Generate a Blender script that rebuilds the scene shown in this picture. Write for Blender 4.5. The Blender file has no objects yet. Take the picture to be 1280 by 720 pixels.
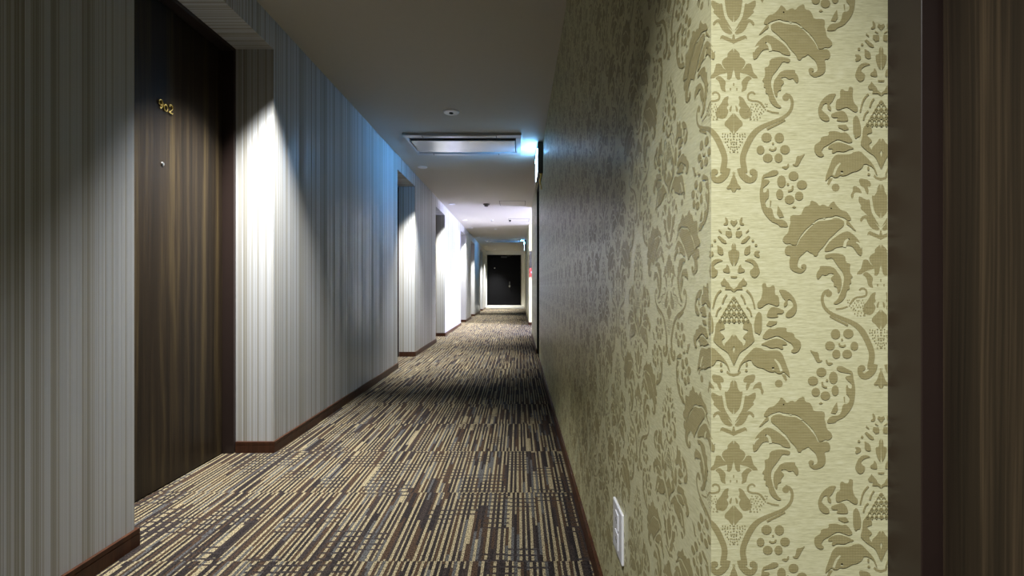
import bpy, bmesh, math, random
from mathutils import Vector, Matrix
from mathutils.geometry import tessellate_polygon
random.seed(7)
S = bpy.context.scene
COL = S.collection
PI = math.pi

# ------------------------------------------------------------------ place dimensions (metres)
XL, XR = -1.357, 0.252          # corridor faces of the left and the right wall
H = 2.40                        # ceiling
CAMZ = 0.92
SOFFIT = 2.235                  # underside of the door recess lintels
REC = 0.209                     # recess depth left
Y0, Y1 = -3.0, 18.6             # corridor ends
LEFT_REC = [(-0.80, 0.10), (1.583, 2.484), (5.03, 5.88), (7.36, 8.27), (10.56, 11.55), (12.85, 13.85), (15.9, 17.0)]
RIGHT_NEAR = (-0.33, 0.5856)
RIGHT_REC = [(5.43, 6.14), (14.1, 14.9)]
LOBBY = (8.4, 10.7)

# ------------------------------------------------------------------ helpers
def tag(o, label, cat, group=None, kind=None):
    o['label'] = label
    o['category'] = cat
    if group: o['group'] = group
    if kind: o['kind'] = kind
    return o

def empty(name, loc, label, cat, group=None, kind=None):
    o = bpy.data.objects.new(name, None)
    o.empty_display_size = 0.05
    o.location = loc
    COL.objects.link(o)
    return tag(o, label, cat, group, kind)

class MB:
    def __init__(self):
        self.v = []; self.f = []; self.m = []
    def add(self, vs, fs, m=0):
        b = len(self.v)
        self.v += [tuple(p) for p in vs]
        for f in fs:
            self.f.append([b + i for i in f]); self.m.append(m)
        return self
    def box(self, x0, x1, y0, y1, z0, z1, m=0):
        if x0 > x1: x0, x1 = x1, x0
        if y0 > y1: y0, y1 = y1, y0
        vs = [(x0,y0,z0),(x1,y0,z0),(x1,y1,z0),(x0,y1,z0),(x0,y0,z1),(x1,y0,z1),(x1,y1,z1),(x0,y1,z1)]
        return self.add(vs, [(0,3,2,1),(4,5,6,7),(0,1,5,4),(1,2,6,5),(2,3,7,6),(3,0,4,7)], m)
    def lathe(self, prof, c=(0,0,0), axis='z', n=28, m=0):
        # prof: list of (r, h); closed with caps where r > 0
        vs = []; fs = []
        def P(r, h, a):
            x, y = r*math.cos(a), r*math.sin(a)
            if axis == 'z': return (c[0]+x, c[1]+y, c[2]+h)
            if axis == 'x': return (c[0]+h, c[1]+x, c[2]+y)
            return (c[0]+x, c[1]+h, c[2]+y)
        k = len(prof)
        for j in range(n):
            a = 2*PI*j/n
            for r, h in prof: vs.append(P(r, h, a))
        for j in range(n):
            q = (j+1) % n
            for i in range(k-1):
                fs.append((j*k+i, q*k+i, q*k+i+1, j*k+i+1))
        fs.append([j*k for j in range(n)][::-1]); fs.append([j*k+k-1 for j in range(n)])
        return self.add(vs, fs, m)
    def tube(self, pts, r, n=10, m=0):
        pts = [Vector(p) for p in pts]
        rs = r if isinstance(r, (list, tuple)) else [r]*len(pts)
        vs = []; fs = []
        prev = None
        for i, p in enumerate(pts):
            d = (pts[min(i+1, len(pts)-1)] - pts[max(i-1, 0)]).normalized()
            if prev is None:
                up = Vector((1,0,0)) if abs(d.x) < 0.9 else Vector((0,0,1))
            else: up = prev
            s = (up - d*up.dot(d)).normalized(); t = d.cross(s); prev = s
            for j in range(n):
                a = 2*PI*j/n
                vs.append(p + s*(rs[i]*math.cos(a)) + t*(rs[i]*math.sin(a)))
        for i in range(len(pts)-1):
            for j in range(n):
                q = (j+1) % n
                fs.append((i*n+j, i*n+q, (i+1)*n+q, (i+1)*n+j))
        fs.append(list(range(n))[::-1]); fs.append([(len(pts)-1)*n+j for j in range(n)])
        return self.add(vs, fs, m)
    def build(self, name, mats, parent=None, loc=None, bevel=0, smooth=False, recalc=True):
        me = bpy.data.meshes.new(name)
        me.from_pydata(self.v, [], self.f)
        if not isinstance(mats, (list, tuple)): mats = [mats]
        for mt in mats: me.materials.append(mt)
        me.polygons.foreach_set('material_index', self.m)
        if recalc:
            bm = bmesh.new(); bm.from_mesh(me)
            bmesh.ops.recalc_face_normals(bm, faces=bm.faces)
            bm.to_mesh(me); bm.free()
        if smooth:
            me.polygons.foreach_set('use_smooth', [True]*len(me.polygons))
            me.set_sharp_from_angle(angle=math.radians(35))
        o = bpy.data.objects.new(name, me)
        COL.objects.link(o)
        if parent: o.parent = parent
        if loc: o.location = loc
        if bevel:
            b = o.modifiers.new('bevel', 'BEVEL'); b.width = bevel; b.segments = 3
            b.limit_method = 'ANGLE'; b.angle_limit = math.radians(40)
        return o

def kids(o): return [c for c in bpy.data.objects if c.parent is o]
def dup(root, loc, label=None, group=None):
    r = root.copy(); COL.objects.link(r); r.location = loc
    if label: r['label'] = label
    if group: r['group'] = group
    for ch in kids(root):
        c = ch.copy(); COL.objects.link(c); c.parent = r
        for g in kids(ch):
            d = g.copy(); COL.objects.link(d); d.parent = c
    return r

# ------------------------------------------------------------------ node helper
class N:
    def __init__(self, name):
        self.mat = bpy.data.materials.new(name); self.mat.use_nodes = True
        self.t = self.mat.node_tree; self.t.nodes.clear()
        self.out = self.t.nodes.new('ShaderNodeOutputMaterial')
        self.b = self.t.nodes.new('ShaderNodeBsdfPrincipled')
        self.t.links.new(self.b.outputs[0], self.out.inputs[0])
    def node(self, typ, **kw):
        n = self.t.nodes.new(typ)
        for k, v in kw.items(): setattr(n, k, v)
        return n
    def put(self, sock, val):
        if isinstance(val, bpy.types.NodeSocket): self.t.links.new(val, sock)
        elif isinstance(val, (tuple, list)) and len(val) == 3 and sock.type == 'RGBA': sock.default_value = (*val, 1)
        else: sock.default_value = val
    def math(self, op, a, b=None, c=None, clamp=False):
        n = self.node('ShaderNodeMath', operation=op); n.use_clamp = clamp
        self.put(n.inputs[0], a)
        if b is not None: self.put(n.inputs[1], b)
        if c is not None: self.put(n.inputs[2], c)
        return n.outputs[0]
    def pos(self):
        g = self.node('ShaderNodeNewGeometry')
        s = self.node('ShaderNodeSeparateXYZ'); self.put(s.inputs[0], g.outputs['Position'])
        m = self.node('ShaderNodeSeparateXYZ'); self.put(m.inputs[0], g.outputs['True Normal'])
        return s.outputs, m.outputs
    def xyz(self, x=0.0, y=0.0, z=0.0):
        n = self.node('ShaderNodeCombineXYZ')
        for i, v in enumerate((x, y, z)): self.put(n.inputs[i], v)
        return n.outputs[0]
    def white(self, x=0.0, y=0.0, z=0.0):
        n = self.node('ShaderNodeTexWhiteNoise', noise_dimensions='3D'); self.put(n.inputs['Vector'], self.xyz(x, y, z))
        return n.outputs['Value']
    def noise(self, vec, scale=1.0, detail=2.0, rough=0.5):
        n = self.node('ShaderNodeTexNoise', noise_dimensions='3D'); self.put(n.inputs['Vector'], vec)
        self.put(n.inputs['Scale'], scale); self.put(n.inputs['Detail'], detail); self.put(n.inputs['Roughness'], rough)
        return n.outputs['Fac']
    def ramp(self, fac, stops, interp='LINEAR'):
        n = self.node('ShaderNodeValToRGB'); r = n.color_ramp; r.interpolation = interp
        while len(r.elements) < len(stops): r.elements.new(0.5)
        for e, (p, c) in zip(r.elements, stops):
            e.position = p; e.color = (*c, 1) if isinstance(c, tuple) else (c, c, c, 1)
        self.put(n.inputs[0], fac)
        return n.outputs['Color']
    def mix(self, fac, a, b, blend='MIX'):
        n = self.node('ShaderNodeMix', data_type='RGBA', blend_type=blend)
        self.put(n.inputs[0], fac); self.put(n.inputs[6], a); self.put(n.inputs[7], b)
        return n.outputs[2]
    def bump(self, h, strength=0.2, dist=0.002):
        n = self.node('ShaderNodeBump'); self.put(n.inputs['Height'], h)
        n.inputs['Strength'].default_value = strength; n.inputs['Distance'].default_value = dist
        self.put(self.b.inputs['Normal'], n.outputs[0])
    def set(self, **kw):
        for k, v in kw.items(): self.put(self.b.inputs[k.replace('_', ' ')], v)
        return self.mat

def lin(*c): return tuple(((x/255)/12.92 if x <= 10 else ((x/255+0.055)/1.055)**2.4) for x in c)

def plain(name, rgb, rough=0.5, metal=0.0, spec=0.5, var=0.06, scale=30.0):
    n = N(name)
    (x, y, z), _ = n.pos()
    f = n.noise(n.xyz(x, y, z), scale, 3)
    c = n.mix(f, tuple(v*(1-var) for v in lin(*rgb)), tuple(min(1, v*(1+var)) for v in lin(*rgb)))
    return n.set(Base_Color=c, Roughness=rough, Metallic=metal, Specular_IOR_Level=spec)

def emit(name, rgb, strength):
    n = N(name)
    return n.set(Base_Color=(0.8, 0.8, 0.8), Emission_Color=rgb, Emission_Strength=strength)

# ------------------------------------------------------------------ materials
def mat_carpet():
    n = N('striped carpet')
    (x, y, z), _ = n.pos()
    w = 0.0100
    # small wander so the tufted lines are not ruler straight
    wob = n.math('MULTIPLY', n.math('SUBTRACT', n.noise(n.xyz(x, y, 0.0), 160.0, 1), 0.5), 0.0018)
    xs = n.math('ADD', x, wob)
    # carpet tiles 0.5 m
    tile = n.math('FLOOR', n.math('DIVIDE', y, 0.5))
    xt = n.math('ADD', xs, n.math('MULTIPLY', n.white(tile, 3.3), 0.08))
    u = n.math('DIVIDE', xt, w)
    i = n.math('FLOOR', u); fu = n.math('FRACT', u)
    # segment along the pile line, shifted per line
    grp = n.math('FLOOR', n.math('DIVIDE', i, 6.0))
    seg = n.math('FLOOR', n.math('ADD', n.math('DIVIDE', y, 0.25), n.math('MULTIPLY', n.white(grp, tile, 1.7), 1.0)))
    seg2 = n.math('FLOOR', n.math('ADD', n.math('DIVIDE', y, 0.21), n.math('MULTIPLY', n.white(i, 5.1), 5.0)))
    m4 = n.math('FLOORED_MODULO', i, 4.0)
    r1 = n.white(i, seg, 11.0); r2 = n.white(i, seg2, 23.0)
    is0 = n.math('LESS_THAN', m4, 0.5)
    is2 = n.math('COMPARE', m4, 2.0, 0.3)
    narrow = n.math('LESS_THAN', n.math('ABSOLUTE', n.math('SUBTRACT', fu, 0.5)), 0.30)
    b0 = n.math('MULTIPLY', is0, n.math('LESS_THAN', r1, 0.95))
    b2 = n.math('MULTIPLY', n.math('MULTIPLY', is2, n.math('LESS_THAN', r1, 0.52)), narrow)
    b1 = n.math('MULTIPLY', n.math('SUBTRACT', 1.0, n.math('MAXIMUM', is0, is2)), n.math('LESS_THAN', r1, 0.03))
    beige = n.math('MAXIMUM', n.math('MAXIMUM', b0, b2), b1)
    # dashed blocks where dark weft crosses the light lines
    jz = n.white(n.math('FLOOR', n.math('DIVIDE', i, 11.0)), n.math('FLOOR', n.math('DIVIDE', n.math('ADD', y, n.math('MULTIPLY', n.white(n.math('FLOOR', n.math('DIVIDE', i, 11.0)), 2.0), 0.3)), 0.13)), 4.0)
    zone = n.math('GREATER_THAN', jz, 0.60)
    dash = n.math('LESS_THAN', n.math('FRACT', n.math('DIVIDE', n.math('ADD', n.math('ADD', y, n.math('MULTIPLY', wob, 1.5)), n.math('MULTIPLY', n.white(n.math('FLOOR', n.math('DIVIDE', i, 11.0)), 8.0), 0.034)), 0.034)), 0.30)
    cut = n.math('MULTIPLY', zone, dash)
    beige = n.math('MULTIPLY', beige, n.math('SUBTRACT', 1.0, cut))
    dark = n.ramp(r2, [(0.0, lin(40, 35, 34)), (0.36, lin(65, 51, 40)), (0.66, lin(52, 45, 42)), (0.86, lin(79, 78, 77))], 'CONSTANT')
    dark = n.mix(n.math('MULTIPLY', cut, 0.7), dark, lin(52, 47, 46))
    col = n.mix(beige, dark, lin(140, 129, 102))
    pile = n.noise(n.xyz(x, y, 0.0), 420.0, 2, 0.7)
    tuft = n.noise(n.xyz(x, n.math('MULTIPLY', y, 0.7), 2.0), 230.0, 2, 0.6)
    speck = n.ramp(tuft, [(0.36, 0.22), (0.50, 0.95), (0.66, 1.45)])
    col = n.mix(1.0, col, speck, 'MULTIPLY')
    n.bump(n.math('ADD', pile, n.math('MULTIPLY', beige, 0.3)), 0.7, 0.004)
    return n.set(Base_Color=col, Roughness=0.95, Specular_IOR_Level=0.1)

def mat_stripes():
    n = N('striped wallpaper')
    (x, y, z), (nx, ny, nz) = n.pos()
    on_y = n.math('GREATER_THAN', n.math('ABSOLUTE', ny), 0.5)
    s = n.math('ADD', n.math('MULTIPLY', y, n.math('SUBTRACT', 1.0, on_y)), n.math('MULTIPLY', n.math('ADD', x, 3.3), on_y))
    wide = n.noise(n.xyz(s, 0.0, 0.0), 30.0, 1, 0.4)
    fine = n.noise(n.xyz(s, 7.0, 0.0), 95.0, 2, 0.6)
    hair = n.white(n.math('FLOOR', n.math('DIVIDE', s, 0.0028)), 1.0)
    band = n.white(n.math('FLOOR', n.math('DIVIDE', n.math('ADD', s, n.math('MULTIPLY', fine, 0.02)), 0.0085)), 9.0)
    f = n.math('ADD', n.math('MULTIPLY', band, 0.5), n.math('ADD', n.math('MULTIPLY', fine, 0.35), n.math('MULTIPLY', hair, 0.25)))
    col = n.ramp(f, [(0.22, lin(146, 142, 129)), (0.46, lin(174, 172, 165)), (0.56, lin(197, 200, 204)), (0.72, lin(181, 182, 182)), (0.9, lin(201, 205, 209))])  # pale stripes tinted bluish, a cool reflection put into their colour
    silver = n.math('GREATER_THAN', f, 0.58)
    rough = n.math('SUBTRACT', 0.62, n.math('MULTIPLY', silver, 0.34))
    spec = n.math('ADD', 0.25, n.math('MULTIPLY', silver, 0.5))
    weave = n.noise(n.xyz(n.math('MULTIPLY', s, 900.0), n.math('MULTIPLY', z, 300.0), 0.0), 1.0, 1)
    n.bump(n.math('ADD', n.math('MULTIPLY', weave, 0.5), f), 0.25, 0.0012)
    return n.set(Base_Color=col, Roughness=rough, Specular_IOR_Level=spec)

def mat_damask(name, motif):
    n = N(name)
    (x, y, z), (nx, ny, nz) = n.pos()
    h = n.math('ADD', x, y)
    thread = n.noise(n.xyz(n.math('MULTIPLY', h, 80.0), 0.0, n.math('MULTIPLY', z, 900.0)), 1.0, 2, 0.6)
    slub = n.noise(n.xyz(n.math('MULTIPLY', h, 24.0), 4.0, n.math('MULTIPLY', z, 330.0)), 1.0, 2, 0.6)
    t = n.math('ADD', n.math('MULTIPLY', thread, 0.6), n.math('MULTIPLY', slub, 0.4))
    if not motif:
        col = n.ramp(t, [(0.30, lin(186, 182, 138)), (0.5, lin(214, 211, 168)), (0.66, lin(228, 226, 190))])
        n.bump(t, 0.10, 0.001)
        return n.set(Base_Color=col, Roughness=0.32, Specular_IOR_Level=0.40)
    gz = n.math('LESS_THAN', n.math('FRACT', n.math('DIVIDE', z, 0.0021)), 0.36)
    gh = n.math('LESS_THAN', n.math('FRACT', n.math('DIVIDE', h, 0.0021)), 0.32)
    g = n.math('MAXIMUM', gz, n.math('MULTIPLY', gh, 0.7))
    base = n.ramp(t, [(0.32, lin(168, 158, 110)), (0.62, lin(192, 182, 136))])
    col = n.mix(n.math('MULTIPLY', g, 0.75), base, lin(122, 112, 70))
    n.bump(n.math('SUBTRACT', t, g), 0.15, 0.001)
    return n.set(Base_Color=col, Roughness=0.38, Specular_IOR_Level=0.4)

def mat_wood(name, a, b, c, rough=0.42, seed=0.0):
    n = N(name)
    (x, y, z), (nx, ny, nz) = n.pos()
    on_y = n.math('GREATER_THAN', n.math('ABSOLUTE', ny), 0.5)
    s = n.math('ADD', n.math('MULTIPLY', y, n.math('SUBTRACT', 1.0, on_y)), n.math('MULTIPLY', x, on_y))
    s = n.math('ADD', s, seed)
    warp = n.math('MULTIPLY', n.noise(n.xyz(n.math('MULTIPLY', s, 5.0), 0.0, n.math('MULTIPLY', z, 0.8)), 1.0, 2), 0.03)
    sw = n.math('ADD', s, warp)
    wide = n.noise(n.xyz(n.math('MULTIPLY', sw, 26.0), 1.0, n.math('MULTIPLY', z, 0.35)), 1.0, 2, 0.55)
    grain = n.noise(n.xyz(n.math('MULTIPLY', sw, 240.0), 2.0, n.math('MULTIPLY', z, 2.2)), 1.0, 3, 0.65)
    f = n.math('ADD', n.math('MULTIPLY', wide, 0.62), n.math('MULTIPLY', grain, 0.38))
    col = n.ramp(f, [(0.34, lin(*a)), (0.50, lin(*b)), (0.68, lin(*c))])
    n.bump(grain, 0.12, 0.001)
    return n.set(Base_Color=col, Roughness=rough, Specular_IOR_Level=0.22)

M = {}
M['carpet'] = mat_carpet()
M['stripes'] = mat_stripes()
M['damask'] = mat_damask('damask ground', False)
M['motif'] = mat_damask('damask motif', True)
M['ceiling'] = plain('ceiling paint', (196, 190, 178), 0.7, spec=0.25, var=0.03)
M['base'] = mat_wood('baseboard wood', (50, 30, 20), (66, 40, 27), (84, 52, 34), 0.35)
M['walnut'] = mat_wood('dark walnut', (20, 16, 10), (36, 28, 19), (69, 58, 37), 0.42)
M['walnut_near'] = mat_wood('dark walnut veneer', (28, 22, 16), (46, 37, 27), (88, 73, 55), 0.55, 3.7)
M['lacquer'] = plain('dark brown lacquer', (42, 31, 27), 0.4)
M['black'] = plain('black lacquer', (11, 11, 12), 0.6, spec=0.08)
M['white'] = plain('white plastic', (226, 227, 232), 0.35, var=0.02)
M['offwhite'] = plain('off white paint', (222, 220, 212), 0.5, var=0.03)
M['silver'] = plain('satin silver plastic', (176, 177, 178), 0.28, metal=0.35)
M['chrome'] = plain('bright satin panel', (214, 215, 216), 0.24, metal=0.75)
M['dark'] = plain('dark slot', (22, 24, 28), 0.6)
M['steel'] = plain('brushed steel', (190, 188, 184), 0.28, metal=1.0)
M['brass'] = plain('polished brass', (228, 206, 130), 0.25, metal=1.0)
M['grey'] = plain('dark grey metal', (70, 68, 62), 0.45, metal=0.3)
M['detector'] = plain('grey brown plastic', (96, 90, 82), 0.5)
M['red'] = plain('red paint', (176, 74, 66), 0.4)
M['lens'] = emit('lamp lens', (1.0, 0.98, 0.95), 5.0)
M['sign'] = emit('lit sign panel', (0.62, 0.82, 1.0), 4.0)
M['edge'] = emit('lit sign edge', (0.16, 0.50, 1.0), 130.0)
M['pane'] = emit('added lobby glow', (0.58, 0.62, 1.0), 82.0)  # glow added for the side light out of the lobby

# ------------------------------------------------------------------ damask drawing
# traced in wallpaper units: a = sideways from the motif's axis, v = down the drop
AX, HALF, UNIT = 184.0, 245.0, 0.0010457
SH_P, SH_V = [], []            # motif polygons, ground coloured veins
def C(ox, oy, axis, pts, dv=0): return [(ox + x/10 - axis, oy + y/10 + dv) for x, y in pts]
def poly(ox, oy, axis, pts, dv=0): SH_P.append(C(ox, oy, axis, pts, dv))
def blob(ox, oy, axis, cx, cy, rx, ry=None, rot=0, n=12, dv=0):
    ry = ry or rx
    pts = []
    for k in range(n):
        a = 2*PI*k/n; px, py = rx*math.cos(a), ry*math.sin(a)
        pts.append((cx + px*math.cos(rot) - py*math.sin(rot), cy + px*math.sin(rot) + py*math.cos(rot)))
    SH_P.append(C(ox, oy, axis, pts, dv))
def smooth(pts, k=4):
    out = []
    for i in range(len(pts)-1):
        p0 = pts[max(i-1, 0)]; p1 = pts[i]; p2 = pts[i+1]; p3 = pts[min(i+2, len(pts)-1)]
        for j in range(k):
            t = j/k
            out.append(tuple(0.5*(2*p1[c] + (p2[c]-p0[c])*t + (2*p0[c]-5*p1[c]+4*p2[c]-p3[c])*t*t + (3*p1[c]-p0[c]-3*p2[c]+p3[c])*t**3) for c in range(2)))
    out.append(pts[-1])
    return out
def stroke(ox, oy, axis, pts, w, vein=False, dv=0):
    pts = smooth(pts)
    n = len(pts)
    ws = [w]*n if not isinstance(w, (list, tuple)) else [w[min(int(i/(n-1)*(len(w)-1)), len(w)-2)] + (w[min(int(i/(n-1)*(len(w)-1)), len(w)-2)+1] - w[min(int(i/(n-1)*(len(w)-1)), len(w)-2)])*((i/(n-1)*(len(w)-1)) - min(int(i/(n-1)*(len(w)-1)), len(w)-2)) for i in range(n)]
    L, R = [], []
    for i in range(n):
        a, b = pts[max(i-1, 0)], pts[min(i+1, n-1)]
        dx, dy = b[0]-a[0], b[1]-a[1]; l = math.hypot(dx, dy) or 1
        L.append((pts[i][0]-dy/l*ws[i]/2, pts[i][1]+dx/l*ws[i]/2)); R.append((pts[i][0]+dy/l*ws[i]/2, pts[i][1]-dx/l*ws[i]/2))
    tgt = SH_V if vein else SH_P
    for i in range(n-1):
        tgt.append(C(ox, oy, axis, [L[i], L[i+1], R[i+1], R[i]], dv))

def draw_motif():
    A = (886, 20, 915.2)
    poly(*A, [(292,350),(330,330),(400,300),(440,283),(462,292),(455,255),(430,240),(400,250),(360,265),(312,290),(300,232),(292,226)])
    poly(*A, [(305,210),(350,150),(380,110),(420,70),(470,38),(520,48),(556,95),(540,132),(520,105),(500,80),(472,90),(460,130),(430,180),(390,215),(340,232),(308,222)])
    U = (886, 460, 920, )
    d = -490
    poly(*U, [(340,150),(365,160),(386,200),(386,240),(420,300),(455,290),(440,400),(420,500),(370,560),(340,580)], d)
    poly(*U, [(480,340),(520,350),(570,320),(615,300),(620,370),(580,430),(600,450),(560,490),(500,550),(430,610),(370,670),(350,690),(400,600),(450,520),(470,430)], d)
    poly(*U, [(460,150),(490,100),(600,75),(615,110),(590,180),(550,190),(530,250),(500,290),(490,230),(510,180),(470,185)], d)
    poly(*U, [(575,265),(600,210),(650,175),(690,180),(690,240),(720,290),(700,340),(680,310),(680,270),(640,250),(600,262)], d)
    poly(*U, [(340,110),(400,92),(432,60),(420,30),(390,62),(340,72)], d)
    poly(*U, [(940,80),(990,80),(1012,150),(990,168),(960,120)], d)
    blob(*U, 905, 195, 50, dv=d)
    # lily flower
    poly(*A, [(292,400),(330,430),(370,470),(365,510),(410,530),(440,570),(435,610),(400,660),(375,700),(370,760),(380,790),(340,800),(312,760),(303,690),(292,680)])
    B = (886, 80, 917)
    poly(*B, [(375,100),(440,50),(470,0),(500,-8),(530,0),(545,60),(560,110),(600,150),(612,182),(560,180),(480,130),(430,120)])
    poly(*B, [(490,142),(545,180),(500,210),(480,260),(470,320),(430,345),(405,350),(420,290),(405,230),(430,190)])
    poly(*B, [(368,400),(410,410),(440,440),(470,500),(520,560),(536,650),(490,682),(440,690),(400,660),(370,590),(402,540),(370,520),(386,470)])
    poly(*B, [(330,520),(350,530),(366,570),(358,600),(340,590)])
    blob(*B, 310, 255, 9, 22); blob(*B, 350, 315, 10, 18)
    poly(886, 145, 918, [(320,-40),(350,-10),(385,30),(430,75),(435,120),(390,150),(362,190),(322,225)])
    stroke(*B, [(575,385),(560,360),(520,358),(490,390),(495,440),(540,460),(600,465),(650,490),(680,530),(700,552)], 24)
    stroke(*B, [(725,580),(790,603),(875,615)], 20)
    rnd = random.Random(3)
    for gy in range(7):
        for gx in range(6):
            px, py = 545 + gx*38 + rnd.uniform(-12, 12) - gy*20, 500 + gy*32 + rnd.uniform(-9, 9)
            if px > 470: blob(*B, px, py, 10, 8, rnd.uniform(0, 3), 6)
    for gy in range(8):
        for gx in range(5):
            px, py = 325 + gx*34 + rnd.uniform(-10, 10), 225 + gy*32 + rnd.uniform(-8, 8)
            if px < 480 - gy*16: blob(886, 145, 918, px, py, 10, 8, rnd.uniform(0, 3), 6)
    # S stem
    blob(*B, 962, 420, 44)
    stroke(*B, [(955,378),(1010,400),(1042,470),(1030,560),(980,632),(900,684),(760,745),(660,790),(580,850),(520,930),(470,1030),(432,1130),(424,1210),(440,1310),(440,1360)], [36,38,40,44,60,76,74,74,80])
    D = (886, 145, 918.6)
    stroke(*D, [(965,48),(890,92),(800,135),(740,165)], 26)
    E = (886, 210, 919.4)
    stroke(*E, [(415,0),(440,80),(500,140),(555,150),(595,110),(600,40)], [84,84,84,72,62,56])
    blob(*E, 575, 50, 46, 40)
    poly(*E, [(335,40),(352,60),(342,82),(352,105),(370,150),(385,200),(430,250),(400,270),(372,256),(350,300),(335,305)])
    # rosette of six petals, upper
    for cx, cy, rx, ry in ((735,270,66,60),(895,275,60,64),(660,425,50,56),(965,420,62,58),(750,525,62,56),(885,525,52,58)): blob(*D, cx, cy, rx, ry)
    stroke(*D, [(770,410),(800,430),(840,420),(850,390)], 22); blob(*D, 815, 345, 14)
    poly(*D, [(920,640),(960,625),(990,630),(1000,595),(1020,600),(1012,640),(975,672)])
    poly(*D, [(1055,600),(1095,600),(1110,500),(1160,498),(1222,468),(1172,540),(1150,590),(1122,632),(1075,625)])
    # rosette, lower
    for cx, cy, rx, ry in ((930,170,56,78),(1080,100,64,58),(1185,210,66,58),(1150,350,54,56),(1030,395,62,56),(908,330,46,66)): blob(*E, cx, cy, rx, ry)
    stroke(*E, [(1010,290),(1060,275),(1070,220)], 24); blob(*E, 1010, 205, 16)
    poly(*E, [(1060,490),(1085,472),(1115,490),(1090,504)])
    # scrolled leaf beside the rosette
    poly(*E, [(690,90),(760,60),(820,25),(880,30),(895,60),(860,95),(790,108),(720,118),(700,140),(790,155),(760,200),(712,240),(700,250),(702,310),(742,300),(752,260),(775,270),(772,370),(742,400),(724,440),(745,495),(812,500),(832,600),(862,640),(960,650),(1000,690),(1015,740),(905,735),(890,705),(800,670),(720,580),(680,500),(660,400),(655,300),(675,200)])
    poly(*E, [(885,470),(930,540),(962,610),(905,622),(872,570)])
    poly(*E, [(785,405),(805,410),(795,470),(785,490)])
    # large acanthus
    poly(*A, [(598,242),(640,190),(700,112),(722,100),(730,150),(680,182),(640,222)])
    poly(*A, [(750,120),(800,85),(870,75),(930,100),(1000,108),(1070,112),(1130,150),(1190,205),(1260,285),(1310,345),(1342,425),(1400,420),(1470,420),(1502,480),(1480,540),(1422,545),(1442,620),(1432,700),(1390,742),(1300,770),(1240,730),(1220,672),(1250,645),(1290,660),(1292,692),(1262,700),(1300,712),(1340,682),(1330,610),(1310,560),(1250,510),(1220,480),(1180,510),(1142,520),(1130,552),(1090,550),(1070,490),(1000,420),(940,330),(900,300),(830,230),(762,180)])
    poly(*A, [(660,92),(690,40),(730,-10),(790,-20),(860,-90),(880,-140),(930,-100),(950,-60),(1020,-100),(1060,-70),(1100,-120),(1170,-150),(1182,-80),(1240,-70),(1272,-20),(1290,40),(1420,40),(1432,90),(1422,130),(1442,190),(1452,260),(1510,310),(1526,360),(1480,400),(1430,392),(1400,412),(1352,418),(1322,340),(1282,275),(1232,215),(1160,155),(1090,90),(1000,72),(900,58),(860,40),(760,70),(700,112)])
    stroke(*A, [(930,88),(1040,170),(1090,250),(1122,335)], [34,34,34,20], True)
    stroke(*A, [(990,80),(1040,40),(1085,0)], [36,34,20], True)
    stroke(*A, [(1130,132),(1230,136),(1312,100)], [36,30,18], True)
    stroke(*A, [(790,50),(860,10),(920,-50)], [26,24,14], True)
    poly(*A, [(540,552),(525,490),(540,420),(580,340),(640,280),(700,240),(760,250),(830,290),(900,340),(960,400),(1002,470),(990,500),(900,480),(870,450),(830,440),(790,435),(740,425),(700,415),(650,430),(610,485),(585,525)])
    stroke(*A, [(690,335),(735,370),(750,440)], [18,34,40], True)
    stroke(*A, [(535,450),(560,405),(605,375)], [30,26,14], True)
    # curled leaf below
    poly(*B, [(760,-60),(890,-90),(1020,-65),(1000,-10),(920,-30),(890,20),(840,90),(790,150),(770,230),(790,330),(820,420),(860,500),(912,540),(870,556),(800,520),(750,450),(740,380),(700,360),(710,300),(680,290),(690,230),(660,210),(700,160),(700,80),(690,50),(750,30)])
    poly(*B, [(850,160),(890,100),(960,75),(1080,75),(1070,100),(1110,150),(1122,200),(1100,246),(1070,215),(1050,180),(1000,196),(950,160),(890,180),(946,230),(900,280),(902,330),(860,340),(850,420),(822,390),(800,300),(812,210)])
    # pineapple crown
    G = (886, 265, 920)
    poly(*G, [(340,112),(375,100),(386,130),(342,185)])
    poly(*G, [(408,105),(440,60),(452,75),(440,130),(472,150),(460,166),(415,160)])
    poly(*G, [(370,242),(440,238),(446,280),(410,322),(368,312),(360,275)]); poly(*G, [(372,215),(415,185),(420,200),(385,222)])
    poly(*G, [(488,252),(525,215),(532,235),(495,267)])
    poly(*G, [(428,390),(440,360),(520,295),(547,310),(490,380),(450,396)])
    blob(*G, 577, 360, 17); blob(*G, 617, 415, 17)
    poly(*G, [(468,500),(480,450),(552,410),(545,450),(548,510),(500,542),(470,530)])
    poly(*G, [(588,520),(610,485),(672,485),(645,515),(667,550),(650,572),(600,550)])
    poly(*G, [(340,370),(370,420),(366,480),(412,490),(406,560),(376,640),(343,682)])
    poly(*G, [(468,610),(520,585),(580,590),(630,640),(655,700),(667,750),(640,800),(600,826),(555,800),(535,735),(580,705),(592,670),(560,640),(520,620)])
    poly(*G, [(385,752),(400,680),(430,650),(432,690),(480,720),(470,750),(410,762)])
    K = (886, 330, 920)
    poly(*K, [(340,150),(382,152),(376,172),(340,176)])
    poly(*K, [(400,242),(430,212),(462,170),(476,200),(507,235),(490,272),(442,276),(452,320),(380,322),(342,352),(342,310),(380,285)])
    stroke(*K, [(498,328),(540,370),(575,440),(602,555)], [26,24,22,18])
    stroke(*K, [(500,538),(540,580),(562,652)], 20)
    stroke(*K, [(428,382),(460,430),(482,495)], 22)
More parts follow.
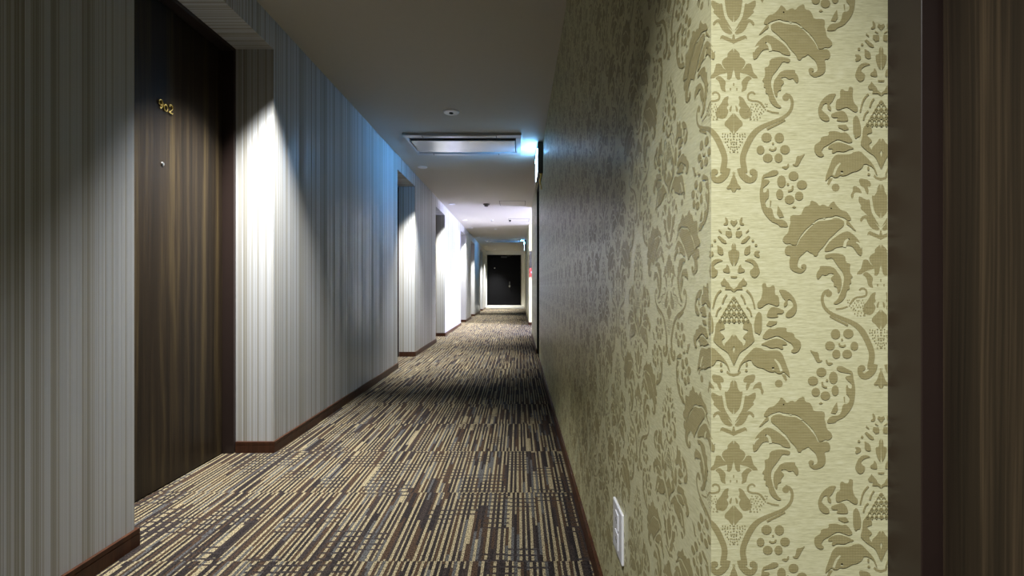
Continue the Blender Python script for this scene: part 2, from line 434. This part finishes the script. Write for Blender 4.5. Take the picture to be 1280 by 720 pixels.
    for r in range(7):
        for c in range(4):
            px = 345 + c*56 + (28 if r % 2 else 0); py = 420 + r*46
            if px - 340 < 60 + r*26: stroke(*K, [(px-20, py+18), (px, py-8), (px+22, py+20)], 13)
            if r % 2 == 0 and px - 340 < 60 + r*22: blob(*K, px, py+26, 11, n=6)
    # acanthus beside the pineapple
    poly(*K, [(690,270),(700,240),(740,235),(750,290),(790,290),(830,260),(856,290),(850,380),(900,400),(912,500),(880,532),(810,500),(760,490),(680,550),(640,550),(628,490),(680,440),(700,340)])
    poly(*K, [(745,662),(770,580),(820,530),(900,550),(972,580),(950,622),(870,620),(905,660),(820,672)])
    poly(*K, [(900,320),(970,320),(1040,360),(1100,430),(1132,520),(1120,600),(1080,652),(1020,672),(980,650),(1000,600),(1060,550),(1088,520),(1060,450),(1012,440),(1012,510),(970,542),(960,500),(990,460),(950,420),(920,360)])
    Q = (886, 395, 920)
    poly(*Q, [(745,112),(780,60),(882,65),(872,95),(800,132),(755,120)])
    poly(*Q, [(610,0),(650,-62),(692,-20),(692,80),(690,170),(660,240),(632,212),(600,205),(588,120)])
    poly(*Q, [(460,100),(480,60),(545,70),(570,120),(577,220),(602,300),(570,342),(500,402),(420,452),(380,530),(350,602),(340,620),(340,420),(400,412),(430,402),(480,352),(492,300),(450,270),(470,240),(522,190),(500,172),(450,160)])
    poly(*Q, [(340,230),(370,240),(390,280),(430,320),(450,340),(462,390),(420,412),(340,415)])
    poly(*Q, [(690,270),(740,190),(790,150),(830,166),(900,140),(1002,145),(990,195),(1090,213),(1100,270),(1170,310),(1182,370),(1150,440),(1090,467),(1048,440),(1090,400),(1060,340),(1000,310),(940,270),(880,240),(800,270),(740,292)])
    poly(*Q, [(680,350),(760,310),(850,280),(940,290),(1002,330),(1002,362),(940,360),(962,400),(940,420),(890,390),(800,402),(740,370),(690,362)])
    poly(*Q, [(540,450),(600,390),(680,400),(730,432),(820,430),(900,430),(950,480),(972,540),(1002,620),(1032,700),(1040,770),(1000,730),(960,692),(930,720),(890,720),(850,690),(830,702),(770,692),(700,650),(640,642),(580,602),(550,540),(440,590),(400,690),(385,690),(420,590),(480,510)])
    stroke(*Q, [(575,465),(680,480),(770,530),(820,600),(832,670)], [24,34,34,32,26], True)
    stroke(*Q, [(850,540),(900,600),(935,690)], [18,30,30], True)
    blob(*Q, 500, 605, 14, 26); blob(*Q, 495, 680, 18, 16)

draw_motif()
def tri_shapes(shapes):
    bm = bmesh.new()
    for k, pts in enumerate(shapes):
        vs = [bm.verts.new((p[0], p[1], k*0.000004)) for p in pts]
        try: bm.faces.new(vs)
        except ValueError: pass
    bm.faces.ensure_lookup_table(); bm.verts.index_update()
    v = [(q.co.x, q.co.y, q.co.z) for q in bm.verts]; f = []
    for fc in bm.faces:
        ids = [q.index for q in fc.verts]
        area = sum(v[a][0]*v[b][1] - v[b][0]*v[a][1] for a, b in zip(ids, ids[1:] + ids[:1]))
        if len(ids) == 4: f.append(ids); continue
        for t in tessellate_polygon([[Vector(v[i]) for i in ids]]):
            a, b, c = (ids[k] for k in t)
            ta = (v[b][0]-v[a][0])*(v[c][1]-v[a][1]) - (v[c][0]-v[a][0])*(v[b][1]-v[a][1])
            if abs(ta) < 1e-6: continue
            f.append([a, b, c] if (ta > 0) == (area > 0) else [a, c, b])
    bm.free()
    return v, f
def chaikin(p):
    if len(p) < 7: return p
    out = []
    for i in range(len(p)):
        a, b = p[i], p[(i+1) % len(p)]
        out.append((a[0]*0.78+b[0]*0.22, a[1]*0.78+b[1]*0.22)); out.append((a[0]*0.22+b[0]*0.78, a[1]*0.22+b[1]*0.78))
    return out
SH_P = [chaikin(p) if len(p) != 12 else p for p in SH_P]
SMALL = [s for s in SH_P if max(p[0] for p in s)-min(p[0] for p in s) < 3.2 and max(p[1] for p in s)-min(p[1] for p in s) < 3.2]
BIG = [s for s in SH_P if s not in SMALL]
T_BIG, T_SMALL, T_V = tri_shapes(BIG), tri_shapes(SMALL), tri_shapes(SH_V)

def damask_faces(mb, a0, a1, v0, v1, to3d, fine_a=None):
    """motif print over the rectangle a0..a1, v0..v1 of the paper; to3d(a, v, lift) gives the point on the wall"""
    for lift, mi, srcs in ((0.00006, 1, (T_BIG, T_SMALL)), (0.00042, 0, (T_V,))):
        bm = bmesh.new()
        for src in srcs:
            V, F = src
            for k in range(math.floor(a0/AX)-1, math.ceil(a1/AX)+2):
                if (src is T_SMALL or src is T_V) and fine_a is not None and abs(k*AX) > fine_a: continue
                sh = HALF if k % 2 else 0
                for r in range(math.floor((v0-sh)/(2*HALF))-1, math.ceil((v1-sh)/(2*HALF))+1):
                    for sg in (1, -1):
                        off = (k*AX, sh + r*2*HALF)
                        vs = [bm.verts.new((off[0]+sg*p[0], off[1]+p[1], p[2] + (0.000002 if sg > 0 else 0))) for p in V]
                        for f in F:
                            bm.faces.new([vs[i] for i in f])
        for co, no in (((a0,0,0),(-1,0,0)),((a1,0,0),(1,0,0)),((0,v0,0),(0,-1,0)),((0,v1,0),(0,1,0))):
            bmesh.ops.bisect_plane(bm, geom=bm.verts[:]+bm.edges[:]+bm.faces[:], dist=1e-5, plane_co=co, plane_no=no, clear_outer=True)
        bm.verts.index_update()
        mb.add([to3d(q.co.x, q.co.y, lift + q.co.z) for q in bm.verts], [[q.index for q in f.verts] for f in bm.faces], mi)
        bm.free()

# ------------------------------------------------------------------ setting
def gaps(recs, a, b):
    out = []; cur = a
    for r0, r1 in recs:
        out.append((cur, r0)); cur = r1
    out.append((cur, b))
    return out

tag(MB().box(-1.9, 3.4, Y0-0.2, Y1+0.3, -0.06, 0.0).build('floor', M['carpet']),
    'beige, brown and charcoal striped carpet running down the corridor', 'floor', kind='structure')
tag(MB().box(-1.9, 3.4, Y0-0.2, Y1+0.3, H, H+0.1).build('ceiling', M['ceiling']),
    'plain beige painted corridor ceiling', 'ceiling', kind='structure')

wl = MB()
for a, b in gaps(LEFT_REC, Y0, Y1): wl.box(XL, XL-0.42, a, b, 0, H)
for a, b in LEFT_REC:
    wl.box(XL, XL-0.42, a, b, SOFFIT, H)
    wl.box(XL-0.36, XL-0.42, a, b, 0, SOFFIT)
tag(wl.build('wall_left', M['stripes']), 'left corridor wall in grey and silver vertical striped wallpaper with door recesses', 'wall', kind='structure')

def skirt_profile(mb, x0, x1, y0, y1, nx=0, ny=0):
    # board with a fine groove and a lip; x0..y1 is its footprint, nx/ny the way it faces
    h = 0.062
    mb.box(x0, x1, y0, y1, 0, h*0.70)
    g = 0.003
    mb.box(x0 + (g if nx < 0 else 0), x1 - (g if nx > 0 else 0), y0 + (g if ny < 0 else 0), y1 - (g if ny > 0 else 0), h*0.70, h*0.75)
    mb.box(x0, x1, y0, y1, h*0.75, h)

T = 0.011
bl = MB()
segs = gaps(LEFT_REC, Y0, Y1)
for i, (a, b) in enumerate(segs):
    skirt_profile(bl, XL, XL+T, a-(T if i else 0), b+(T if i < len(segs)-1 else 0), nx=1)
    if i < len(segs)-1: skirt_profile(bl, XL-REC+0.004, XL, b, b+T, ny=1)
    if i: skirt_profile(bl, XL-REC+0.004, XL, a-T, a, ny=-1)
tag(bl.build('baseboard_left', M['base']), 'dark reddish brown baseboard along the left striped wall', 'baseboard', kind='structure')

# right wall: damask papered piers, lintels over the door recesses, the lobby opening
wr = MB()
XB = 0.80
RR = [RIGHT_NEAR] + RIGHT_REC[:1] + [LOBBY] + RIGHT_REC[1:]
for a, b in gaps(RR, Y0, Y1): wr.box(XR, XB, a, b, 0, H)
for a, b in [RIGHT_NEAR] + RIGHT_REC:
    wr.box(XR, XB, a, b, SOFFIT, H); wr.box(XB-0.08, XB, a, b, 0, SOFFIT)
YC = RIGHT_NEAR[1]; A0 = -28.0
def v_of(z): return 358 + (CAMZ - z)/UNIT
# return face beside the near door, then round the corner and along the corridor
damask_faces(wr, A0, A0 + 0.230/UNIT, v_of(H), v_of(0.062), lambda a, v, l: (XR + (a-A0)*UNIT, YC - l, CAMZ - (v-358)*UNIT))
damask_faces(wr, A0 - (RIGHT_REC[0][0]-YC)/UNIT, A0, v_of(H), v_of(0.062), lambda a, v, l: (XR - l, YC + (A0-a)*UNIT, CAMZ - (v-358)*UNIT), fine_a=2600)
damask_faces(wr, A0 - (LOBBY[0]-YC)/UNIT, A0 - (RIGHT_REC[0][1]-YC)/UNIT, v_of(H), v_of(0.062), lambda a, v, l: (XR - l, YC + (A0-a)*UNIT, CAMZ - (v-358)*UNIT), fine_a=10)
o = wr.build('wall_right', [M['damask'], M['motif']], recalc=False)
tag(o, 'right corridor wall in cream wallpaper with a tan damask pattern', 'wall', kind='structure')

br = MB()
segs = gaps(RR, Y0, Y1)
for i, (a, b) in enumerate(segs):
    skirt_profile(br, XR-T, XR, a-(T if i else 0), b+(T if i < len(segs)-1 else 0), nx=-1)
    for (yy0, yy1, on) in ((b, b+T, i < len(segs)-1), (a-T, a, i > 0)):
        if not on: continue
        narrow = any(abs(yy0-e) < 0.02 or abs(yy1-e) < 0.02 for r in RIGHT_REC for e in r)
        if not narrow: skirt_profile(br, XR, XR+0.225, yy0, yy1)
tag(br.build('baseboard_right', M['base']), 'dark reddish brown baseboard along the right damask wall', 'baseboard', kind='structure')

# end wall with its door opening, the wall behind the viewer, the lift lobby on the right
EX0, EX1, EZ0, EZ1 = -1.30, 0.115, 0.13, 2.23
we = MB()
we.box(XL, EX0, Y1, Y1+0.2, 0, H); we.box(EX1, XR, Y1, Y1+0.2, 0, H)
we.box(EX0, EX1, Y1, Y1+0.2, EZ1, H); we.box(EX0, EX1, Y1+0.12, Y1+0.2, 0, EZ1)
tag(we.build('wall_end', M['offwhite']), 'pale end wall of the corridor around the black door', 'wall', kind='structure')
tag(MB().box(XL, XR, Y0-0.1, Y0, 0, H).build('wall_back', M['offwhite']), 'pale wall closing the corridor behind the viewer', 'wall', kind='structure')
lb = MB()
LX = 3.2
lb.box(XB, LX, LOBBY[0]-0.1, LOBBY[0], 0, H); lb.box(XB, LX, LOBBY[1], LOBBY[1]+0.1, 0, H)
WY0, WY1, WZ0, WZ1 = 8.75, 10.35, 0.5, 2.1
lb.box(LX, LX+0.1, LOBBY[0]-0.1, WY0, 0, H); lb.box(LX, LX+0.1, WY1, LOBBY[1]+0.1, 0, H)
lb.box(LX, LX+0.1, WY0, WY1, 0, WZ0); lb.box(LX, LX+0.1, WY0, WY1, WZ1, H)
tag(lb.build('wall_lobby', M['offwhite']), 'pale walls of the side lobby opening off the right of the corridor', 'wall', kind='structure')
wn = MB()
wn.box(LX+0.01, LX+0.07, WY0, WY0+0.05, WZ0, WZ1); wn.box(LX+0.01, LX+0.07, WY1-0.05, WY1, WZ0, WZ1)
wn.box(LX+0.01, LX+0.07, WY0+0.05, WY1-0.05, WZ0, WZ0+0.05); wn.box(LX+0.01, LX+0.07, WY0+0.05, WY1-0.05, WZ1-0.05, WZ1)
glow_panel = empty('lobby_glow_panel', (0, 0, 0), 'added glowing panel, out of view at the far side of the side lobby', 'light panel', kind='structure')  # added glowing panel, out of view, spills cool light into the corridor
wn.build('glow_panel_frame', M['offwhite'], glow_panel)
MB().box(LX+0.035, LX+0.045, WY0+0.05, WY1-0.05, WZ0+0.05, WZ1-0.05).build('glow_panel_face', M['pane'], glow_panel)

# ------------------------------------------------------------------ doors
def lever(mb_root, parent, x, y, z, sx, sy):
    """lever handle: rose on the door face at local x, pointing along sy"""
    h = MB()
    h.lathe([(0.026, 0), (0.026, 0.006), (0.022, 0.009)], (0, 0, 0), 'x', 20)
    h.tube([(0.0, 0, 0), (0.045, 0, 0), (0.052, sy*0.008, 0), (0.054, sy*0.03, 0), (0.054, sy*0.12, -0.002)], [0.009, 0.009, 0.0095, 0.009, 0.0075], 12)
    h.v = [(x - sx*p[0], y + p[1], z + p[2]) for p in h.v]
    return h.build('handle', M['steel'], parent, smooth=True)

def make_door(name, y0, y1, sx, face, label, wood, jamb=0.02, front=0.0, set_back=0.06, hs=1, casing=None):
    """sx -1: recess in the left wall, +1: right wall. face: x of the frame's front edge."""
    w = y1 - y0; hw = w/2
    r = empty(name, (face, (y0+y1)/2, 0), label, 'door', kind='structure')
    f = MB()
    def bx(mb, d0, d1, a, b, z0, z1): mb.box(sx*d0, sx*d1, a, b, z0, z1)
    zt = SOFFIT
    for s in (-1, 1):
        bx(f, front, 0.10, s*hw, s*(hw-jamb), 0, zt)
        bx(f, set_back+0.042, 0.10, s*(hw-jamb), s*(hw-jamb-0.012), 0, zt-jamb)
    bx(f, front, 0.10, -hw+jamb, hw-jamb, zt-jamb, zt)
    f.build('frame', M['lacquer'] if casing is None else casing, r, bevel=0.0015)
    p = MB(); bx(p, set_back, set_back+0.04, -hw+jamb+0.003, hw-jamb-0.003, 0.006, zt-jamb-0.003)
    p.build('door_panel', wood, r, bevel=0.0015)
    lever(None, r, sx*set_back, hs*(hw-jamb-0.065), 1.06, sx, -hs)
    return r

def digit_strokes():
    nine = [(0.30,0.0),(0.55,0.10),(0.80,0.42),(0.84,0.72),(0.70,0.95),(0.42,1.0),(0.16,0.88),(0.10,0.66),(0.24,0.46),(0.50,0.42),(0.74,0.54)]
    zero = [(0.5+0.40*math.cos(a), 0.37+0.36*math.sin(a)) for a in [2*PI*k/16 for k in range(17)]]
    two = [(0.14,0.72),(0.22,0.92),(0.50,1.0),(0.78,0.90),(0.82,0.68),(0.64,0.42),(0.36,0.22),(0.10,0.03),(0.40,0.06),(0.68,0.0),(0.90,0.10)]
    return nine, zero, two

d902 = make_door('door_1', *LEFT_REC[1], -1, XL-REC, 'dark walnut door numbered 902 in the nearest left recess', M['walnut'], hs=-1)
# brass numerals on the panel face, read from the corridor (left to right = +y)
for k, st in enumerate(digit_strokes()):
    m = MB()
    hgt = 0.040; wd = (0.026, 0.024, 0.028)[k]
    pts = smooth([(a, b) for a, b in st], 3)
    n_ = len(pts)
    rr = [0.0028 + 0.0014*math.sin(PI*i/(n_-1)*2)**2 for i in range(n_)]
    yb = (2.020 + 0.029*k) - (LEFT_REC[1][0]+LEFT_REC[1][1])/2
    m.tube([(-0.06+0.004, yb + p[0]*wd, 1.727 + p[1]*hgt) for p in pts], rr, 8)
    if k in (0, 2):
        q = pts[0]
        m.lathe([(0.0005, -0.004), (0.0042, -0.002), (0.0042, 0.002), (0.0005, 0.004)], (-0.06+0.004, yb+q[0]*wd+0.001, 1.727+q[1]*hgt+0.002), 'x', 10)
    m.build('number_digit', M['brass'], d902, smooth=True)
ph = MB(); ph.lathe([(0.009, 0.0), (0.009, 0.003), (0.006, 0.005)], (-0.06, 2.046-(LEFT_REC[1][0]+LEFT_REC[1][1])/2, 1.479), 'x', 18)
ph.build('peephole', M['steel'], d902, smooth=True)

names = ['second', 'third', 'fourth', 'fifth', 'sixth']
for k, (a, b) in enumerate(LEFT_REC[2:]):
    make_door('door_%d' % (k+2), a, b, -1, XL-REC, 'dark walnut door set back in the %s left recess from the viewer' % names[k], M['walnut'], hs=1 if k % 2 == 0 else -1)
make_door('door_7', *LEFT_REC[0], -1, XL-REC, 'dark walnut door in the left recess level with the viewer', M['walnut'], hs=1)
make_door('door_8', *RIGHT_NEAR, 1, XR+0.230, 'dark brown wooden door close at the right edge beside the damask return', M['walnut_near'], jamb=0.050, set_back=0.022, hs=-1)
make_door('door_9', *RIGHT_REC[0], 1, XR+0.230, 'dark door with black jamb lining in the middle right recess past the outlet', M['black'], jamb=0.02, front=-0.228, hs=-1, casing=M['black'])
make_door('door_10', *RIGHT_REC[1], 1, XR+0.230, 'dark door with black jamb lining in the far right recess past the lobby', M['black'], jamb=0.02, front=-0.228, hs=-1, casing=M['black'])

# end door
ed = empty('door_11', ((EX0+EX1)/2, Y1, 0), 'wide black door closing the far end of the corridor', 'door', kind='structure')
hw = (EX1-EX0)/2
p = MB(); p.box(-hw+0.035, hw-0.035, 0.03, 0.075, EZ0+0.006, EZ1-0.035); p.build('door_panel', M['black'], ed, bevel=0.002)
f = MB()
for s in (-1, 1): f.box(s*hw, s*(hw-0.032), -0.012, 0.115, EZ0, EZ1)
f.box(-hw+0.032, hw-0.032, -0.012, 0.115, EZ1-0.032, EZ1)
f.build('frame', M['black'], ed, bevel=0.002)
s = MB(); s.box(XL+0.012-ed.location.x, XR-0.012-ed.location.x, -0.10, -0.013, 0.012, EZ0-0.012); s.box(-hw, hw, -0.013, 0.11, 0.0, EZ0)
s.build('sill', M['offwhite'], ed, bevel=0.003)
kx = -0.365 - ed.location.x
k = MB(); k.box(kx-0.022, kx+0.022, 0.018, 0.03, 0.86, 1.12); k.build('lock_plate', M['grey'], ed, bevel=0.003)
k = MB(); k.lathe([(0.012, 0.0), (0.012, -0.03), (0.03, -0.038), (0.034, -0.055), (0.026, -0.07), (0.004, -0.074)], (kx, 0.018, 0.93), 'y', 20)
k.build('knob', M['steel'], ed, smooth=True)
k = MB(); k.lathe([(0.016, 0.0), (0.016, -0.008), (0.010, -0.012)], (-0.98-ed.location.x, 0.03, 1.68), 'y', 16); k.build('peephole', M['steel'], ed, smooth=True)
k = MB(); k.box(-0.72-ed.location.x, -0.48-ed.location.x, -0.045, 0.03, EZ1-0.115, EZ1-0.06)
k.tube([(-0.50-ed.location.x, -0.03, EZ1-0.085), (-0.30-ed.location.x, -0.11, EZ1-0.05), (-0.50-ed.location.x, -0.02, EZ1-0.016)], 0.009, 8)
k.build('door_closer', M['grey'], ed, bevel=0.003)

# ------------------------------------------------------------------ ceiling fittings
def spot(parent, power, half=38, blend=1.0, col=(1.0, 1.0, 0.99)):
    l = bpy.data.lights.new('lamp', 'SPOT'); l.energy = power; l.color = col
    l.spot_size = math.radians(2*half); l.spot_blend = blend; l.shadow_soft_size = 0.03
    o = bpy.data.objects.new('lamp', l); COL.objects.link(o); o.parent = parent; o.location = (0, 0, -0.022)
    return o

dl = empty('downlight', (-1.19, 2.19, H), 'round recessed downlight above the front of the door numbered 902', 'downlight', 'row of ceiling downlights')
m = MB(); m.lathe([(0.046, 0.0), (0.058, 0.0), (0.058, -0.004), (0.054, -0.007), (0.046, -0.007)], n=32); 
m.build('trim_ring', M['white'], dl, smooth=True)
m = MB(); m.lathe([(0.045, -0.0005), (0.045, -0.002), (0.030, -0.004), (0.001, -0.004)], n=32); m.build('lens', M['lens'], dl, smooth=True)
P0 = 750
spot(dl, P0)
more = [(-1.19, 5.56, 'downlight before the second left recess, beyond the nearest ceiling unit', 1.0),
        (-1.19, 8.05, 'downlight before the third left recess, level with the smoke detector', 1.0),
        (-1.20, 10.0, 'downlight in the brightest stretch of ceiling beside the side lobby', 1.5),
        (-1.21, 11.35, 'downlight before the fourth left recess', 1.0),
        (-1.20, 13.4, 'downlight before the fifth left recess, near the far ceiling unit', 1.0),
        (-1.20, 16.5, 'downlight before the sixth left recess', 1.0),
        (-0.95, 17.95, 'downlight close in front of the black end door', 1.5),
        (-0.35, -0.30, 'added lamp behind the viewer, aimed at the damask return', 0.37)]
for x, y, lab, e in more:
    q = dup(dl, (x, y, H), lab)
    for c in kids(q):
        if c.type == 'LIGHT':
            c.data = c.data.copy(); c.data.energy = P0*e
            if y < 0:      # added lamp, out of view, tilted to brighten the damask return
                c.data.spot_size = math.radians(56); c.data.spot_blend = 1.0
                c.rotation_euler = (Vector((0.23, YC, 0.27)) - Vector((x, y, H-0.022))).to_track_quat('-Z', 'Y').to_euler()

em = empty('emergency_light', (-0.57, 3.80, H), 'round white emergency light with a dark centre, nearest fitting on the ceiling', 'emergency light')
m = MB(); m.lathe([(0.020, 0.0), (0.066, 0.0), (0.066, -0.004), (0.060, -0.009), (0.024, -0.012), (0.020, -0.010)], n=40); m.build('housing', M['white'], em, smooth=True)
m = MB(); m.lathe([(0.0195, 0.0), (0.0195, -0.009), (0.014, -0.016), (0.001, -0.018)], n=24); m.build('lens', M['dark'], em, smooth=True)

ac = empty('ceiling_air_conditioner', (-0.545, 4.655, H), 'long silver ceiling air conditioner nearest the viewer', 'air conditioner', 'ceiling air conditioners')
HX, HY = 0.575, 0.335
m = MB()   # rim frame
m.box(-HX, HX, -HY, -HY+0.085, 0, -0.022); m.box(-HX, HX, HY-0.085, HY, 0, -0.022)
m.box(-HX, -HX+0.03, -HY+0.085, HY-0.085, 0, -0.022); m.box(HX-0.055, HX, -HY+0.085, HY-0.085, 0, -0.022)
m.build('frame', M['silver'], ac, bevel=0.004)
m = MB(); m.box(-HX+0.03, HX-0.055, -HY+0.085, HY-0.085, 0, -0.004); m.build('intake', M['dark'], ac)
m = MB(); m.box(-HX+0.042, HX-0.066, -0.160, 0.218, -0.006, -0.022); m.build('intake_panel', M['chrome'], ac, bevel=0.005)
for s in (-1, 1):
    m = MB(); yc = s*(HY-0.042)
    m.box(-0.385, 0.325, yc-0.026, yc+0.026, -0.0222, -0.026); m.build('louver', M['silver'], ac, bevel=0.0015)
    m = MB()
    for e in (-0.389, 0.329): m.box(e-0.004, e+0.004, yc-0.03, yc+0.03, -0.0222, -0.0232)
    m.box(-0.389, 0.329, yc-s*0.030, yc-s*0.0265, -0.0222, -0.0232)
    m.build('louver_gap', M['dark'], ac)
dup(ac, (-0.49, 14.5, H), 'long silver ceiling air conditioner in the distance before the end door')

es = empty('exit_sign', (XR, 4.80, H), 'lit wall sign box under the ceiling beside the nearer air conditioner', 'sign', 'lit sign boxes')
m = MB(); m.box(-0.055, 0.0, -0.23, 0.23, -0.005, -0.32); m.build('housing', M['grey'], es, bevel=0.004)
m = MB(); m.box(-0.062, -0.0552, -0.222, 0.222, -0.118, -0.312); m.build('lit_panel', M['sign'], es, bevel=0.002)
m = MB(); m.box(-0.062, -0.0552, -0.222, 0.222, -0.075, -0.112); m.build('lit_edge', M['edge'], es, bevel=0.002)
m = MB()
m.tube([(-0.022, -0.20, -0.319), (-0.022, -0.20, -0.35), (-0.030, -0.16, -0.385), (-0.022, -0.10, -0.40), (-0.010, -0.04, -0.42), (-0.004, 0.0, -0.44)], 0.008, 10)
m.lathe([(0.014, -0.325), (0.014, -0.319)], (-0.022, -0.20, 0), 'z', 16)
m.build('glint_hook', M['brass'], es, smooth=True)  # made-up brass hook standing in for a gold glint below the sign
al = bpy.data.lights.new('sign_lamp', 'AREA'); al.shape = 'RECTANGLE'; al.size = 0.42; al.size_y = 0.03
al.color = (0.10, 0.42, 1.0); al.energy = 6.5; al.spread = math.radians(80)
ao = bpy.data.objects.new('sign_lamp', al); COL.objects.link(ao); ao.parent = es
ao.location = (-0.066, 0, -0.094); ao.rotation_euler = Vector((-1, 0, 0.06)).to_track_quat('-Z', 'Z').to_euler()
dup(es, (XR, 14.45, H), 'lit wall sign box under the ceiling far down the corridor')

sd = empty('smoke_detector', (-0.575, 8.05, H), 'small dark smoke detector in the middle of the ceiling', 'smoke detector')
m = MB(); m.lathe([(0.060, 0), (0.060, -0.012), (0.052, -0.018)], n=32); m.build('base', M['detector'], sd, smooth=True)
m = MB(); m.lathe([(0.040, -0.018), (0.038, -0.036), (0.026, -0.048), (0.002, -0.050)], n=32); m.build('sensor_head', M['detector'], sd, smooth=True)

def sprinkler(x, y, label):
    r = empty('sprinkler', (x, y, H), label, 'sprinkler', 'ceiling sprinklers')
    m = MB(); m.lathe([(0.012, 0), (0.040, 0), (0.040, -0.003), (0.030, -0.008), (0.012, -0.008)], n=28); m.build('escutcheon', M['white'], r, smooth=True)
    m = MB(); m.lathe([(0.011, 0), (0.010, -0.022), (0.004, -0.026), (0.004, -0.034), (0.018, -0.036), (0.018, -0.038)], n=20); m.build('head', M['steel'], r, smooth=True)
    return r
s0 = sprinkler(-0.59, 10.0, 'small white sprinkler head in the bright stretch of ceiling')
dup(s0, (-0.575, 11.5, H), 'small white sprinkler head just past the bright stretch of ceiling')

def hatch(x0, x1, y0, y1, label):
    r = empty('access_hatch', ((x0+x1)/2, (y0+y1)/2, H), label, 'access hatch', 'ceiling access hatches')
    a, b = (x1-x0)/2, (y1-y0)/2; e = 0.010
    m = MB(); m.box(-a, a, -b, -b+e, 0, -0.004); m.box(-a, a, b-e, b, 0, -0.004); m.box(-a, -a+e, -b+e, b-e, 0, -0.004); m.box(a-e, a, -b+e, b-e, 0, -0.004)
    m.build('frame', M['detector'], r, bevel=0.001)
    m = MB(); m.box(-a+e+0.003, a-e-0.003, -b+e+0.003, b-e-0.003, 0, -0.002); m.build('cover', M['ceiling'], r)
    return r
h0 = hatch(-0.335, 0.125, 7.74, 8.2, 'square ceiling access hatch nearer the viewer, right of the smoke detector')
dup(h0, (0.01, 10.0, H), 'square ceiling access hatch in the bright stretch by the side lobby')
cs = empty('ceiling_sensor', (-0.185, 9.98, H), 'tiny black sensor on the ceiling beside the farther access hatch', 'sensor')
m = MB(); m.lathe([(0.026, 0), (0.026, -0.010), (0.018, -0.014)], n=20); m.build('base', M['dark'], cs, smooth=True)
m = MB(); m.lathe([(0.016, -0.014), (0.015, -0.034), (0.002, -0.040)], n=20); m.build('eye', M['dark'], cs, smooth=True)

# ------------------------------------------------------------------ on the right wall
ou = empty('power_outlet', (XR, 1.113, 0.315), 'white double power outlet low on the damask wall', 'outlet')
m = MB(); m.box(-0.007, 0, -0.049, 0.049, -0.061, 0.061); m.build('cover_plate', M['white'], ou, bevel=0.003)
for zc in (0.024, -0.024):
    m = MB(); m.box(-0.0095, -0.0068, -0.016, 0.016, zc-0.020, zc+0.020); so = m.build('socket', M['white'], ou, bevel=0.001)
    m = MB()
    for yy in (-0.0065, 0.0065): m.box(-0.0098, -0.0094, yy-0.001, yy+0.001, zc-0.005, zc+0.005)
    m.build('slot', M['dark'], so)

fa = empty('fire_alarm_box', (0.30, LOBBY[1], 1.30), 'grey and red fire alarm box on the far corner of the side lobby opening', 'alarm')
m = MB(); m.box(-0.045, 0.10, -0.05, 0, 0.06, 0.46); m.build('cabinet', M['grey'], fa, bevel=0.004)
m = MB(); m.box(-0.045, 0.10, -0.055, 0, -0.16, 0.055); m.build('alarm_panel', M['red'], fa, bevel=0.004)
m = MB(); m.lathe([(0.030, 0), (0.030, -0.008), (0.016, -0.022), (0.001, -0.024)], (0.02, -0.055, -0.05), 'y', 20); m.build('push_button', M['white'], fa, smooth=True)

# ------------------------------------------------------------------ world, camera, view
w = bpy.data.worlds.new('World'); S.world = w; w.use_nodes = True
w.node_tree.nodes['Background'].inputs[0].default_value = (0.5, 0.5, 0.55, 1)
w.node_tree.nodes['Background'].inputs[1].default_value = 0.0

cam = bpy.data.cameras.new('camera'); co = bpy.data.objects.new('camera', cam); COL.objects.link(co)
co.location = (0, 0, CAMZ); co.rotation_euler = (PI/2, 0, 0)
cam.sensor_width = 36; cam.lens = 36*560/1280; cam.clip_start = 0.02; cam.clip_end = 100
cam.shift_x = -8/1280; cam.shift_y = -2/1280
S.camera = co

vs = S.view_settings
S.display_settings.display_device = 'sRGB'
vs.view_transform = 'Standard'; vs.look = 'None'; vs.exposure = 0.0; vs.gamma = 1.0; vs.use_curve_mapping = False
